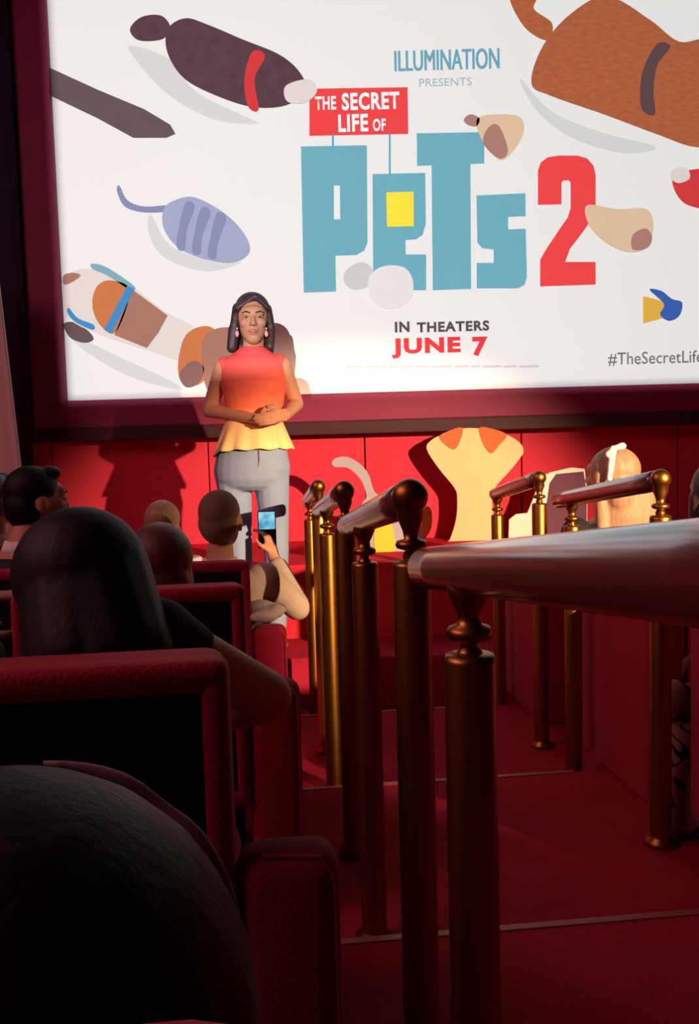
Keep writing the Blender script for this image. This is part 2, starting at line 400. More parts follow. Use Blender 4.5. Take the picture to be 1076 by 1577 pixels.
# ------------------------------------------------------------------ dark curtain and pale banner at the left
def curtain_me(x0, x1, y, z0, z1, amp, wl, th=0.03, nx=120):
    bm = bmesh.new(); fr = []
    for i in range(nx + 1):
        x = x0 + (x1 - x0) * i / nx
        o = amp * math.sin(x / wl * 2 * math.pi) + amp * .4 * math.sin(x / wl * 4.7)
        fr.append((x, y + o))
    loop = fr + [(x, yy + th) for x, yy in reversed(fr)]
    ringed(bm, [[Vector((x, yy, z)) for x, yy in loop] for z in (z0, z1)])
    return b2m(bm)
cu = put('stage_curtain', curtain_me(-4.1, SX0 - fw - 0.005, 5.36, STZ + 0.36, 4.3, 0.05, 0.22), NAVY, smooth=True)
prop(cu, 'dark navy pleated stage curtain hanging left of the screen', 'curtain')
bn = thing('cloth_banner', 'pale pinkish cloth banner leaning at the far left of the stage', 'banner', W(0, 850, 5.0))
bm = bmesh.new(); N = 14
rows = []
for j in range(N + 1):
    t = j / N
    top, bot = W(-70 + 66 * t, 405 + 12 * t, 5.0), W(-70 + 117 * t, 850, 4.86)
    rows.append((top, bot))
rings = []
for k in range(9):
    v = k / 8
    fr = [a.lerp(b, v) + Vector((0, 0.012 * math.sin(i * 1.1) * (0.3 + v), 0)) for i, (a, b) in enumerate(rows)]
    rings.append(fr + [p + Vector((0, 0.012, 0)) for p in reversed(fr)])
ringed(bm, rings)
put('cloth', b2m(bm), mat('pale_cloth', (226, 196, 190), 0.85, var=0.05), bn, world=True, smooth=True)
put('pole', tube_me([W(-72, 400, 5.03), W(-72, 860, 4.9)], 0.012, 12), BRONZE, bn, world=True)

# ------------------------------------------------------------------ cut-out display boards on the stage (plain, unprinted faces)
def board(name, label, pts, d, th, m, patches=(), lean=0.0, sm=True):
    base = W(sum(p[0] for p in pts) / len(pts), 840, d); base.z = STZ
    t = thing(name, label, 'display board', base, 0)
    def plate(pts, y0, y1, m, nm):
        lp = smoothloop(pts, 4) if sm else pts
        bm = bmesh.new()
        vs = [bm.verts.new(W(a, b, d)) for a, b in lp]
        f = bm.faces.new(vs); bm.normal_update()
        for v in bm.verts: v.co.y = d + y0; 
        r = bmesh.ops.extrude_face_region(bm, geom=[f])
        for v in [g for g in r['geom'] if isinstance(g, bmesh.types.BMVert)]: v.co.y = d + y1
        for v in bm.verts: v.co.z = max(v.co.z, STZ + 0.001)
        bmesh.ops.triangulate(bm, faces=bm.faces)
        return put(nm, b2m(bm), m, t, world=True)
    plate(pts, 0, th, m, 'board')
    for pp, pmx, nm in patches: plate(pp, -0.004, 0.0, pmx, nm)
    bm = bmesh.new()
    cx = base.x
    add_tube(bm, [Vector((cx, d + th, STZ + 0.32)), Vector((cx, d + th + 0.12, STZ + 0.005))], 0.008, 8)
    put('strut', b2m(bm), BRONZE, t, world=True)
    return t
CREAMB = mat('cream_board', (236, 198, 148), 0.8, var=0.03); RUST = mat('rust_board', (196, 104, 56), 0.8, var=0.08)
GREYBD = mat('grey_board', (170, 164, 178), 0.8, var=0.04); YELB = mat('yellow_board', (240, 200, 60), 0.8, var=0.08); PURB = mat('purple_board', (92, 52, 74), 0.8, var=0.1)
PALEB = mat('pale_board', (236, 220, 206), 0.8, var=0.03)
board('display_board', 'cream cut-out display board with fan-shaped top and two rust patches', 
      [(657, 692), (664, 678), (684, 668), (712, 660), (740, 660), (772, 666), (798, 680), (806, 694), (800, 706), (784, 726), (764, 748), (757, 762), (759, 790), (763, 860), (720, 864), (676, 862), (680, 848), (692, 832), (702, 800), (704, 770), (700, 752), (676, 722)],
      5.38, 0.015, CREAMB,
      [([(676, 674), (690, 664), (712, 659), (706, 684), (696, 692)], RUST, 'patch'), ([(738, 659), (760, 661), (780, 670), (768, 686), (756, 698), (744, 684)], RUST, 'patch')])
board('display_board', 'grey and yellow cut-out display board with tall curved grey plume behind railing posts',
      [(511, 712), (518, 705), (536, 704), (556, 716), (568, 732), (574, 752), (582, 762), (606, 770), (640, 780), (662, 782), (664, 812), (648, 840), (640, 862), (600, 872), (562, 868), (552, 830), (556, 780), (564, 766), (560, 748), (550, 732), (534, 720), (516, 719)],
      4.95, 0.015, GREYBD,
      [([(578, 812), (603, 808), (606, 858), (580, 860)], YELB, 'yellow_panel'), ([(646, 782), (664, 786), (662, 818), (650, 824)], mat('amber_board', (226, 150, 70), 0.8), 'amber_panel'),
       ([(566, 858), (600, 856), (604, 870), (570, 874)], PALEB, 'pale_foot')])
board('display_board', 'dark purple cut-out display board with jagged cream edge beside the small gold ball',
      [(784, 800), (794, 792), (812, 790), (824, 760), (830, 736), (846, 728), (862, 724), (880, 720), (900, 722), (904, 760), (904, 858), (784, 858), (783, 826)],
      5.3, 0.015, PALEB,
      [([(846, 744), (856, 730), (898, 726), (903, 760), (903, 856), (834, 856), (838, 800)], PURB, 'purple_panel')], sm=False)

# ------------------------------------------------------------------ handrails
PR = 0.0275
def handrail(label, L, sb, sa, zb, over, zslope=0.135):
    """ball-topped post at sb, bracket post at sa (farther), rail between and a little past"""
    base = A(L, sb, fz(sb))
    t = thing('handrail', label, 'handrail', base, 0, 'aisle handrails')
    ball = A(L, sb, zb)
    def railp(s): return A(L, s, zb - zslope * (s - sb) - 0.002)
    pts = [railp(sb + 0.02), railp(sb + 0.03)] + [railp(sb + 0.03 + (sa + over - sb - 0.03) * i / 8) for i in range(1, 9)]
    end = railp(sa + over + 0.006)
    bm = bmesh.new()
    add_tube(bm, pts + [end], [PR * 0.8, PR] + [PR] * 8 + [PR * 0.8], 28)
    put('rail', b2m(bm), RAILWOOD, t, world=True, smooth=True)
    # ball post
    ptop = zb - 0.094
    fb = fz(sb)
    c = A(L, sb, 0)
    prof = [(PR * 1.5, fb), (PR * 1.5, fb + 0.012), (PR * 1.02, fb + 0.02), (PR, fb + 0.03), (PR, ptop - 0.006), (PR * 0.94, ptop), (PR * 0.5, ptop + 0.002)]
    p = put('post', lathe_me([(r, z) for r, z in prof], c), BRASS, t, world=True, smooth=True)
    prof = [(0.011, ptop), (0.013, ptop + 0.008), (0.009, ptop + 0.016), (0.021, ptop + 0.020), (0.023, ptop + 0.025), (0.021, ptop + 0.030), (0.010, ptop + 0.033), (0.012, ptop + 0.045), (0.019, ptop + 0.062)]
    for k in range(9):
        q = -math.pi / 4 + k * (math.pi * 0.75 / 8)
        prof.append((max(0.0012, 0.0262 * math.cos(q)), zb + 0.0262 * math.sin(q)))
    put('ball_finial', lathe_me(prof, c), BRASS, t, world=True, smooth=True)
    # bracket post
    fa = fz(sa); zr = zb - zslope * (sa - sb)
    ptop = zr - 0.094
    c = A(L, sa, 0)
    prof = [(PR * 1.5, fa), (PR * 1.5, fa + 0.012), (PR * 1.02, fa + 0.02), (PR, fa + 0.03), (PR, ptop - 0.006), (PR * 0.94, ptop), (PR * 0.5, ptop + 0.002)]
    put('post', lathe_me(prof, c), BRASS, t, world=True, smooth=True)
    prof = [(0.015, ptop), (0.013, ptop + 0.004), (0.009, ptop + 0.011), (0.010, ptop + 0.015), (0.022, ptop + 0.018), (0.0245, ptop + 0.024), (0.022, ptop + 0.030), (0.013, ptop + 0.033), (0.012, ptop + 0.044), (0.017, ptop + 0.054), (0.023, ptop + 0.068), (0.022, ptop + 0.080)]
    put('bracket', lathe_me(prof, c), BRASS, t, world=True, smooth=True)
    return t
handrail('closest wide handrail crossing the right of view, with bracket post and no ball showing', 0.2157, 0.265, 0.912, -0.047, 0.225)
handrail('short handrail on left aisle edge with the largest dark ball finial', 0.2157, 1.265, 1.85, -0.081, 0.33)
handrail('handrail on left aisle edge with smaller dark ball finial in front of yellow display', 0.2157, 2.26, 2.88, -0.124, 0.36, 0.125)
handrail('farthest handrail on left aisle edge, gold posts nearest the stage', 0.2157, 3.26, 3.85, -0.16, 0.25, 0.13)
handrail('right-hand aisle handrail with bright gold ball in front of blond girl', 1.02, 2.18, 2.83, -0.117, 0.12, 0.13)
handrail('right-hand aisle handrail with small gold ball beside the cream display board', 1.02, 3.17, 3.75, -0.15, 0.03, 0.15)

# ------------------------------------------------------------------ seats
SW, AW = 0.50, 0.117
def make_seat():
    t = thing('theater_seat', '', 'seat')
    bm = bmesh.new(); add_box(bm, -SW / 2, SW / 2, 0.012, 0.11, 0.28, 0.77, 0.028, 4)
    # upholstered rim standing proud of the rear panel
    put('backrest', b2m(bm), VELVET, t, smooth=True)
    bm = bmesh.new()
    bx = SW / 2
    add_box(bm, -bx, bx, 0.0, 0.05, 0.735, 0.772, 0.014, 3); add_box(bm, -bx, -bx + 0.03, 0.0, 0.05, 0.28, 0.755, 0.012, 3)
    add_box(bm, bx - 0.03, bx, 0.0, 0.05, 0.28, 0.755, 0.012, 3); add_box(bm, -bx, bx, 0.0, 0.05, 0.27, 0.31, 0.012, 3)
    put('back_rim', b2m(bm), VELVET, t, smooth=True)
    put('back_panel', box_me(-bx + 0.02, bx - 0.02, 0.006, 0.03, 0.29, 0.745), BLACKP, t)
    bm = bmesh.new(); add_box(bm, -SW / 2 + 0.01, SW / 2 - 0.01, 0.10, 0.56, 0.26, 0.37, 0.035, 4)
    put('seat_cushion', b2m(bm), VELVET, t, smooth=True)
    put('seat_base', box_me(-SW / 2 + 0.03, SW / 2 - 0.03, 0.06, 0.5, 0.0, 0.265, bev=0.01), BLACKP, t)
    return t
def arm_me(wing):
    bm = bmesh.new()
    if wing:
        add_box(bm, 0, AW, 0.0, 0.075, 0.0, 0.55, 0.030, 5); add_box(bm, 0.004, AW - 0.004, 0.08, 0.55, 0.0, 0.30, 0.02, 3)
    else: add_box(bm, 0, AW, 0.0, 0.55, 0.0, 0.57, 0.02, 4)
    return b2m(bm)
ARMR = arm_me(False); ARMR.materials.append(VELVET); ARMR.polygons.foreach_set('use_smooth', [True] * len(ARMR.polygons))
ARM = arm_me(True); ARM.materials.append(VELVET); ARM.polygons.foreach_set('use_smooth', [True] * len(ARM.polygons))
def piping_me():
    bm = bmesh.new()
    pts = [Vector((AW - 0.006, 0.004, 0.02)), Vector((AW - 0.006, 0.006, 0.515)), Vector((AW - 0.022, 0.010, 0.543)), Vector((0.03, 0.012, 0.548))]
    add_tube(bm, pts, 0.0028, 8); return b2m(bm)
PIPE = piping_me(); PIPE.materials.append(mat('piping', (170, 30, 50), 0.6, sheen=0.4))
seat0 = make_seat(); used = [False]
def dup(root):
    r = root.copy(); COL.objects.link(r)
    for ch in root.children:
        c = ch.copy(); COL.objects.link(c); c.parent = r
    return r
def place_seat(L, s, label, group, arms='r'):
    r = seat0 if not used[0] else dup(seat0)
    r['label'] = label; r['group'] = group
    r.location = A(L, s, fz(s)); r.rotation_euler = (0, 0, TH)
    PENDING.append((r, arms)); used[0] = True
    return r
PENDING = []
C0 = -0.042 - SW / 2
PITCH = SW + AW
lab = {0: 'row closest to the camera', 1: 'row below the long-haired figure', 2: 'row behind the brown-haired child', 3: 'row behind the shaved-head man'}
for row, s in enumerate((0.147, 0.95, 1.95, 2.95)):
    for c in range(2 if row < 2 else 3):
        where = ('red velvet seat with black rear panel at the aisle end, ', 'red velvet seat second from the aisle, ', 'red velvet seat third from the aisle, ')[c]
        place_seat(C0 - PITCH * c + (0.045 if row == 0 else 0), s, where + lab[row], 'left block theater seats', 'r')
lab = {0: 'unseen row added to shade the bag', 1: 'row of the rightmost brown-haired figure', 2: 'row of the blond girl'}
for row, s in enumerate((1.62, 2.40, 3.40)):  # nearest row is out of view, added to block the spot from the bag
    for c in range(2):
        place_seat(1.09 + AW + SW / 2 + PITCH * c, s, ('red velvet aisle-end seat right of the aisle, ', 'second red velvet seat right of the aisle, ')[c] + lab[row], 'right block theater seats', 'l')
for r, arms in PENDING:
    a = bpy.data.objects.new('arm_panel', ARM if arms == 'r' else ARMR); COL.objects.link(a); a.parent = r
    a.location = (SW / 2, 0, 0) if arms == 'r' else (-SW / 2 - AW, 0, 0)
    if arms == 'r':
        p = bpy.data.objects.new('piping', PIPE); COL.objects.link(p); p.parent = a

# ------------------------------------------------------------------ people
SKIN = mat('skin_tan', (196, 138, 108), 0.55, var=0.06, scale=20, spec=0.3)
SKIN2 = mat('skin_light', (226, 172, 140), 0.55, var=0.06, scale=20, spec=0.3)
SKIN3 = mat('skin_brown', (140, 90, 72), 0.55, var=0.06, scale=20, spec=0.3)
def hairm(name, c, rough=0.45): return mat(name, c, rough, var=0.5, scale=26, stretch=(3, 3, .35), bump=0.25, bscale=120, spec=0.4)
H_DARK = mat('hair_black', (17, 11, 13), 0.6, var=0.5, scale=26, stretch=(3, 3, .3), bump=0.1, bscale=60, spec=0.25)
hb = H_DARK.node_tree.nodes['Principled BSDF']; hb.inputs['Sheen Weight'].default_value = 0.12; hb.inputs['Sheen Roughness'].default_value = 0.25; hb.inputs['Sheen Tint'].default_value = (.75, .6, .8, 1); H_BRN = hairm('hair_brown', (96, 58, 44)); H_BLOND = hairm('hair_blond', (176, 138, 104)); H_DKBRN = hairm('hair_dark_brown', (58, 38, 38))

def hand_prims(wrist, dirv, palmn, scale=1.0, curl=0.5, side=1):
    """five-fingered hand; dirv along fingers, palmn out of the palm"""
    d = dirv.normalized(); n = (palmn - d * palmn.dot(d)).normalized(); u = d.cross(n).normalized() * side
    s = scale; P = []
    c = wrist + d * 0.045 * s
    P.append(cap(wrist, wrist + d * 0.03 * s, 0.022 * s, 0.026 * s))
    for k in (-1.2, -.4, .4, 1.2): P.append(cap(wrist + d * 0.02 * s + u * 0.012 * k * s, wrist + d * 0.078 * s + u * 0.0165 * k * s, 0.0125 * s, 0.0115 * s))
    for k, ln in zip((-1.45, -.5, .5, 1.45), (0.056, 0.072, 0.078, 0.068)):
        p = wrist + d * 0.082 * s + u * 0.0162 * k * s
        dd = d.copy(); seg = ln * s / 3 * 1.05; r = 0.0088 * s
        for j in range(3):
            dd = (dd * math.cos(curl * .7) + n * math.sin(curl * .7)).normalized() if j or curl > .3 else dd
            n2 = p + dd * seg * (1.2 - .15 * j)
            P.append(cap(p, n2, r, r * .92)); p = n2; r *= .93
    p = wrist + d * 0.03 * s + u * 0.026 * s; q = p + (d * .6 + u * .7 + n * .35).normalized() * 0.034 * s
    P.append(cap(p, q, 0.0125 * s, 0.0105 * s)); P.append(cap(q, q + (d * .9 + u * .15 + n * .4).normalized() * 0.03 * s, 0.0102 * s, 0.0085 * s))
    return P
def rot_to(f):
    """rotation whose -Y faces f (heads are built looking along -Y)"""
    az = math.atan2(f.x, -f.y)
    flat = math.hypot(f.x, f.y); pitch = math.atan2(f.z, flat)
    return Matrix.Rotation(az, 3, 'Z') @ Matrix.Rotation(-pitch, 3, 'X')
def head_prims(H, Rm, s=1.0):
    def q(x, y, z): return H + Rm @ Vector((x * s, y * s, z * s))
    def e(c, r): return ell(q(*c), tuple(v * s for v in r), Rm)
    P = [e((0, 0.012, 0.025), (0.074, 0.092, 0.088)), e((0, -0.022, -0.03), (0.060, 0.066, 0.078)), e((0, -0.045, -0.085), (0.034, 0.036, 0.028)),
         e((0, -0.072, 0.028), (0.052, 0.022, 0.03)), e((.036, -0.062, -0.018), (0.024, 0.024, 0.022)), e((-.036, -0.062, -0.018), (0.024, 0.024, 0.022)),
         cap(q(0, -0.086, 0.012), q(0, -0.103, -0.022), 0.0085 * s, 0.0125 * s), e((0.010, -0.093, -0.026), (0.009, 0.010, 0.008)), e((-0.010, -0.093, -0.026), (0.009, 0.010, 0.008)),
         e((0, -0.080, -0.050), (0.024, 0.014, 0.010)), e((0, -0.077, -0.063), (0.020, 0.013, 0.009))]
    for k in (-1, 1): P.append(e((0.075 * k, 0.012, -0.008), (0.010, 0.021, 0.032)))
    return P
def face_parts(t, H, Rm, s, lipc, browm):
    def q(x, y, z): return H + Rm @ Vector((x * s, y * s, z * s))
    em = mat('eye_white', (176, 160, 152), 0.2); im = mat('iris', (30, 18, 14), 0.2)
    for k in (-1, 1):
        e = put('eye', blob_me([ell(q(0.030 * k, -0.082, 0.006), (0.0115 * s, 0.007 * s, 0.0048 * s), Rm)], 0.002, 1), em, t, world=True)
        put('iris', blob_me([ell(q(0.030 * k, -0.0885, 0.006), (0.0055 * s, 0.003 * s, 0.0046 * s), Rm)], 0.0015, 1), im, e, world=True)
        put('eyebrow', blob_me([cap(q(0.014 * k, -0.093, 0.024), q(0.032 * k, -0.092, 0.030), 0.0035 * s, 0.0035 * s), cap(q(0.032 * k, -0.092, 0.030), q(0.048 * k, -0.080, 0.024), 0.0035 * s, 0.002 * s)], 0.0018, 1), browm, t, world=True)
    put('lips', blob_me([cap(q(-0.020, -0.086, -0.055), q(0.020, -0.086, -0.055), 0.0045 * s), ell(q(0, -0.091, -0.0525), (0.014 * s, 0.006 * s, 0.0045 * s), Rm), ell(q(0, -0.0905, -0.060), (0.014 * s, 0.006 * s, 0.0052 * s), Rm)], 0.002, 2), lipc, t, world=True)

def lerp(a, b, t): return a + (b - a) * t
def person(label, H, face, pelvis, floorz, skin, hair_m, hair, cloth, trous, s=1.0, torso_az=0.0, armsL=None, armsR=None, shR=None, voxel=0.010, sleeve=1.0, faceparts=False, group='audience in the seats', collar=None, hands=(0.6, 0.6)):
    """seated figure. H head centre, pelvis centre; facing direction of the torso +Y turned by torso_az; arms = (elbow, wrist, hand dir)"""
    base = Vector((pelvis.x, pelvis.y, floorz))
    t = thing('person', label, 'person', base, 0, group)
    Rm = rot_to(face)
    tf = Matrix.Rotation(torso_az, 3, 'Z') @ Vector((0, 1, 0)); tr = Matrix.Rotation(torso_az, 3, 'Z') @ Vector((1, 0, 0))
    up = (H - pelvis).normalized()
    nb = H - up * 0.10 * s - tf * 0.012
    N = H - up * 0.185 * s - tf * 0.02 * s
    def sec(k, rx, ry): return (lerp(N, pelvis, k), rx * s, ry * s)
    torso = [sec(-0.06, .065, .06), sec(0.02, .125, .07), sec(0.10, .172, .088), sec(0.22, .178, .105), sec(0.45, .160, .112), sec(0.7, .142, .105), sec(0.9, .165, .115), sec(1.12, .160, .115)]
    def grow(ss, g): return [(c, rx + g, ry + g) for c, rx, ry in ss]
    body = head_prims(H, Rm, s) + [cap(nb, N, 0.050 * s, 0.056 * s), loft(torso, tr, tf)]
    shirt = [loft(grow(torso[1:], 0.010), tr, tf)]
    legs = []
    sh = lerp(N, pelvis, 0.12)
    for k, spec, curl in ((-1, armsL, hands[0]), (1, armsR, hands[1])):
        S = sh + tr * 0.165 * s * k
        if k == 1 and shR is not None:
            S = shR; body.append(cap(lerp(N, pelvis, .1), S, 0.08 * s, 0.05 * s)); shirt.append(cap(lerp(N, pelvis, .1), S, 0.092 * s, 0.062 * s))
        if spec is None:
            E = S - up * 0.26 * s + tr * 0.05 * k * s + tf * 0.06; Wr = E + tf * 0.22 * s - tr * 0.12 * k * s - Vector((0, 0, .02)); hd = (tf - tr * .5 * k)
            pn = Vector((0, 0, -1))
        else:
            E, Wr, hd = spec[:3]; pn = spec[3] if len(spec) > 3 else Vector((0, 0, -1))
        body += [cap(S, E, 0.050 * s, 0.038 * s), cap(E, Wr, 0.038 * s, 0.026 * s)] + hand_prims(Wr, hd, pn, s, curl, k)
        shirt += [cap(S, lerp(S, E, min(1, sleeve)), 0.062 * s, 0.052 * s)]
        if sleeve > 1: shirt += [cap(E, lerp(E, Wr, sleeve - 1), 0.051 * s, 0.040 * s)]
        hip = pelvis + tr * 0.085 * k * s; kn = hip + tf * 0.40 * s + Vector((0, 0, 0.02)); an = Vector((kn.x, kn.y + 0.02, floorz + 0.09)); to = an + tf * 0.13 + Vector((0, 0, -0.05))
        body += [cap(hip, kn, 0.075 * s, 0.052 * s), cap(kn, an, 0.05 * s, 0.034 * s), cap(an + Vector((0, 0, -.03)), to, 0.035 * s, 0.03 * s)]
        legs += [cap(hip, kn, 0.086 * s, 0.064 * s), cap(kn, an, 0.062 * s, 0.05 * s)]
    blob('body', body, skin, t, voxel)
    blob('shirt', shirt, cloth, t, voxel)
    blob('trousers', legs + [cap(pelvis - tr * 0.07 * s, pelvis + tr * 0.07 * s, 0.11 * s)], trous, t, voxel * 1.4)
    def q(x, y, z): return H + Rm @ Vector((x * s, y * s, z * s))
    def he(c, r, rot=None): return ell(q(*c), tuple(v * s for v in r), Rm)
    if hair:
        blob('hair', hair(q, he, s), hair_m, t, voxel * .8, 3)
    if collar:
        bm = bmesh.new()
        cx = lerp(nb, N, 0.62)
        ringed(bm, [[cx + up * z + tr * r * math.cos(a) + tf * r * .95 * math.sin(a) for a in [2 * math.pi * i / 24 for i in range(24)]] for r, z in ((.062 * s, -.03), (.070 * s, -.032), (.066 * s, .018), (.060 * s, .018))])
        put('collar', b2m(bm), collar, t, world=True, smooth=True)
    if faceparts: face_parts(t, H, Rm, s, mat('lip_rose', (190, 96, 92), 0.4), hair_m)
    return t
def short_hair(q, he, s):
    return [he((0, 0.020, 0.040), (0.081, 0.094, 0.085)), he((0, 0.050, -0.01), (0.076, 0.066, 0.085)), he((0, -0.045, 0.095), (0.058, 0.04, 0.026))]
def buzz_hair(q, he, s):
    return [he((0, 0.018, 0.040), (0.0765, 0.092, 0.0815)), he((0, 0.045, -0.005), (0.070, 0.064, 0.072))]
def full_hair(q, he, s):
    return [he((0, 0.015, 0.002), (0.121, 0.119, 0.121)), he((0.05, 0.03, -0.05), (0.072, 0.08, 0.09)), he((-0.05, 0.03, -0.05), (0.072, 0.08, 0.09))]
def round_hair(q, he, s):
    return [he((0, 0.020, 0.03), (0.092, 0.104, 0.098)), he((0, 0.050, -0.035), (0.090, 0.076, 0.09)), he((0.06, 0.02, -0.05), (0.03, 0.06, 0.07)), he((-0.06, 0.02, -0.05), (0.03, 0.06, 0.07))]
def long_hair(q, he, s):
    return [he((0, 0.025, 0.03), (0.095, 0.105, 0.095)), he((0, 0.065, -0.06), (0.100, 0.070, 0.11)), loft([(q(0, 0.085, -0.02), .098 * s, .055 * s), (q(0, 0.095, -0.16), .112 * s, .055 * s), (q(0, 0.095, -0.30), .120 * s, .046 * s), (q(0, 0.09, -0.40), .09 * s, .025 * s)]),
            cap(q(-.078, 0.0, 0.0), q(-.092, 0.02, -.24), .028 * s, .026 * s), cap(q(.078, 0.0, 0.0), q(.092, 0.02, -.24), .028 * s, .026 * s)]
def drape_hair(q, he, s):
    return [he((0, 0.02, 0.03), (0.096, 0.105, 0.098)), cap(W(140, 895, 1.27), W(178, 1010, 1.2), .088, .080), cap(W(120, 890, 1.27), W(130, 1010, 1.2), .085, .080), cap(W(60, 890, 1.33), W(75, 950, 1.3), .03, .03)]
BLACKC = mat('black_cloth', (24, 20, 24), 0.85, var=0.2, scale=30); GREYJ = mat('grey_jacket', (172, 150, 132), 0.85, var=0.1, scale=20, bump=0.2, bscale=120)
PALEBL = mat('pale_blue_cloth', (170, 186, 206), 0.85, var=0.06); DENIM = mat('dark_denim', (44, 46, 62), 0.85)
WHITEC = mat('white_cloth', (236, 226, 216), 0.8, var=0.03); REDC = mat('dark_red_cloth', (86, 22, 32), 0.85)

def pel(L, s, dz=0.0): return A(L, s, fz(s) + 0.50 + dz)
def fl(s): return CAMZ + fz(s)
YF = Vector((0, 1, 0))
# 1 the dark head just ahead of the camera
H = W(0, 1572, 0.36)
person('person with very dark round head filling the lower left corner, seen from behind', H, Vector((-.25, 1, .05)).normalized(), A(-0.24, 0.42, -0.50), fl(0.4), SKIN3, H_DARK, full_hair, BLACKC, DENIM, s=0.9, voxel=0.007, torso_az=0.1)
near = bpy.data.objects['person']
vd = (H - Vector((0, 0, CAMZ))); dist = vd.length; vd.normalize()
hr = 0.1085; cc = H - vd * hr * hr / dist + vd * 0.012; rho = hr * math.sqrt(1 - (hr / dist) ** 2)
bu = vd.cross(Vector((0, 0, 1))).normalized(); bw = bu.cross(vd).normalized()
angs = [76 - 5 * k for k in range(15)]  # pale tube along the head outline, rim light put in as a shape
put('painted_hair_rim', tube_me([cc + (bu * math.cos(R(a)) + bw * math.sin(R(a))) * rho for a in angs], [.001 + .0052 * abs(math.sin(math.pi * k / 14 * 1.0)) * (1 - .55 * math.exp(-((k - 6.5) / 1.6) ** 2)) for k in range(15)], 12), mat('painted_rim_lavender', (150, 112, 132), 0.8), near, world=True, smooth=True, label='pale lavender painted rim light on the hair')
# 2 long dark hair woman, arm over the armrest
H = W(122, 915, 1.30)
el = W(412, 1072, 1.33); 
t = person('person with long black hair in dark top, bare arm stretched along the armrest', H, Vector((-.55, 1, -.05)).normalized(), A(-0.27, 1.19, fz(1.2) + 0.44), fl(1.2), SKIN2, H_DARK, drape_hair, BLACKC, DENIM, s=1.02, voxel=0.008, torso_az=0.12, sleeve=0.25, shR=W(238, 985, 1.27),
       armsR=(el, W(300, 1120, 1.58), Vector((-1, .4, -.2))))
# 3 brown-haired child
H = W(250, 872, 2.28)
person('person with rounded brown hair and pale blue top, seen from behind', H, Vector((.1, 1, .05)).normalized(), A(-0.27, 2.20, fz(2.2) + 0.46), fl(2.2), SKIN2, H_BRN, round_hair, PALEBL, DENIM, s=0.92, voxel=0.009)
# 4 shaved-head man filming with a phone
H = W(340, 803, 3.22)
phone_c = W(411, 815, 3.50)
wr = W(421, 858, 3.46)
t = person('man with shaved head in grey jacket raising a phone toward the stage', H, Vector((.12, 1, .08)).normalized(), A(-0.16, 3.22, fz(3.2) + 0.48), fl(3.2), SKIN, mat('shaved_hair', (124, 94, 78), 0.8, var=0.25, scale=120), buzz_hair, GREYJ, DENIM, s=0.98, voxel=0.008, sleeve=1.8,
       armsR=(W(458, 935, 3.30), wr, (phone_c - wr).normalized(), Vector((-.7, .5, .1))), collar=WHITEC, hands=(0.5, 0.75))
ph = thing('smartphone', 'black smartphone with lit blue screen held up by the shaved-head man', 'phone', phone_c)
ph.rotation_euler = (R(-8), 0, R(4))
put('phone_body', box_me(-0.036, 0.036, -0.005, 0.005, -0.075, 0.075, bev=0.004), mat('phone_black', (14, 12, 14), 0.3), ph)
pmx = bpy.data.materials.new('phone_glow'); pmx.use_nodes = True
nt = pmx.node_tree; b = nt.nodes['Principled BSDF']
tc = nt.nodes.new('ShaderNodeTexCoord'); gr = nt.nodes.new('ShaderNodeTexNoise'); gr.inputs['Scale'].default_value = 14
rp = nt.nodes.new('ShaderNodeValToRGB'); rp.color_ramp.elements[0].color = srgb((40, 120, 190)); rp.color_ramp.elements[1].color = srgb((150, 245, 250))
rp.color_ramp.elements[0].position = .38; rp.color_ramp.elements[1].position = .6
nt.links.new(tc.outputs['Object'], gr.inputs['Vector']); nt.links.new(gr.outputs['Fac'], rp.inputs[0]); nt.links.new(rp.outputs[0], b.inputs['Emission Color'])
b.inputs['Base Color'].default_value = (0.01, 0.01, 0.01, 1); b.inputs['Emission Strength'].default_value = 0.9
put('phone_screen', box_me(-0.032, 0.032, -0.0065, -0.0045, 0.0, 0.068, bev=0.0008), pmx, ph)
# 5 man at the left, face turned right
H = W(58, 772, 3.24)
person('man with short dark hair and white collar, profile turned right', H, Vector((.9, .7, .02)).normalized(), A(-0.93, 3.24, fz(3.2) + 0.50), fl(3.2), SKIN, H_DARK, short_hair, mat('dark_suit', (26, 20, 34), 0.8), DENIM, s=1.06, voxel=0.009, sleeve=1.8, collar=WHITEC, torso_az=-0.3, faceparts=True)
# 6 head cut by the left edge
H = W(-8, 770, 3.75)
person('dark-haired person cut off by the left edge beneath the pale banner', H, Vector((.3, 1, 0)).normalized(), W(-10, 975, 3.7), fl(3.7), SKIN3, H_DKBRN, short_hair, REDC, DENIM, s=0.95, voxel=0.011)
# 7 blond child beyond the brown head
H = W(252, 806, 3.72)
person('blond child whose lit crown shows above the brown-haired head', H, Vector((.1, 1, .1)).normalized(), W(252, 960, 3.72), fl(3.7), SKIN2, H_BLOND, round_hair, WHITEC, DENIM, s=0.80, voxel=0.010)
# 8 clapping person at the left edge
H = W(-100, 900, 2.25)
person('person at the left edge in dark red, both hands raised together', H, Vector((.3, 1, .1)).normalized(), A(-0.93, 2.22, fz(2.2) + 0.48), fl(2.2), SKIN, H_DKBRN, short_hair, REDC, DENIM, s=1.0, voxel=0.008,
       armsL=(W(-150, 1020, 2.30), W(-50, 985, 2.42), Vector((1, .1, .1)), Vector((0.1, 0, 1))), armsR=(W(-20, 1070, 2.30), W(-48, 925, 2.40), Vector((1, .1, .1)), Vector((0, .2, -1))), hands=(0.25, 0.25))
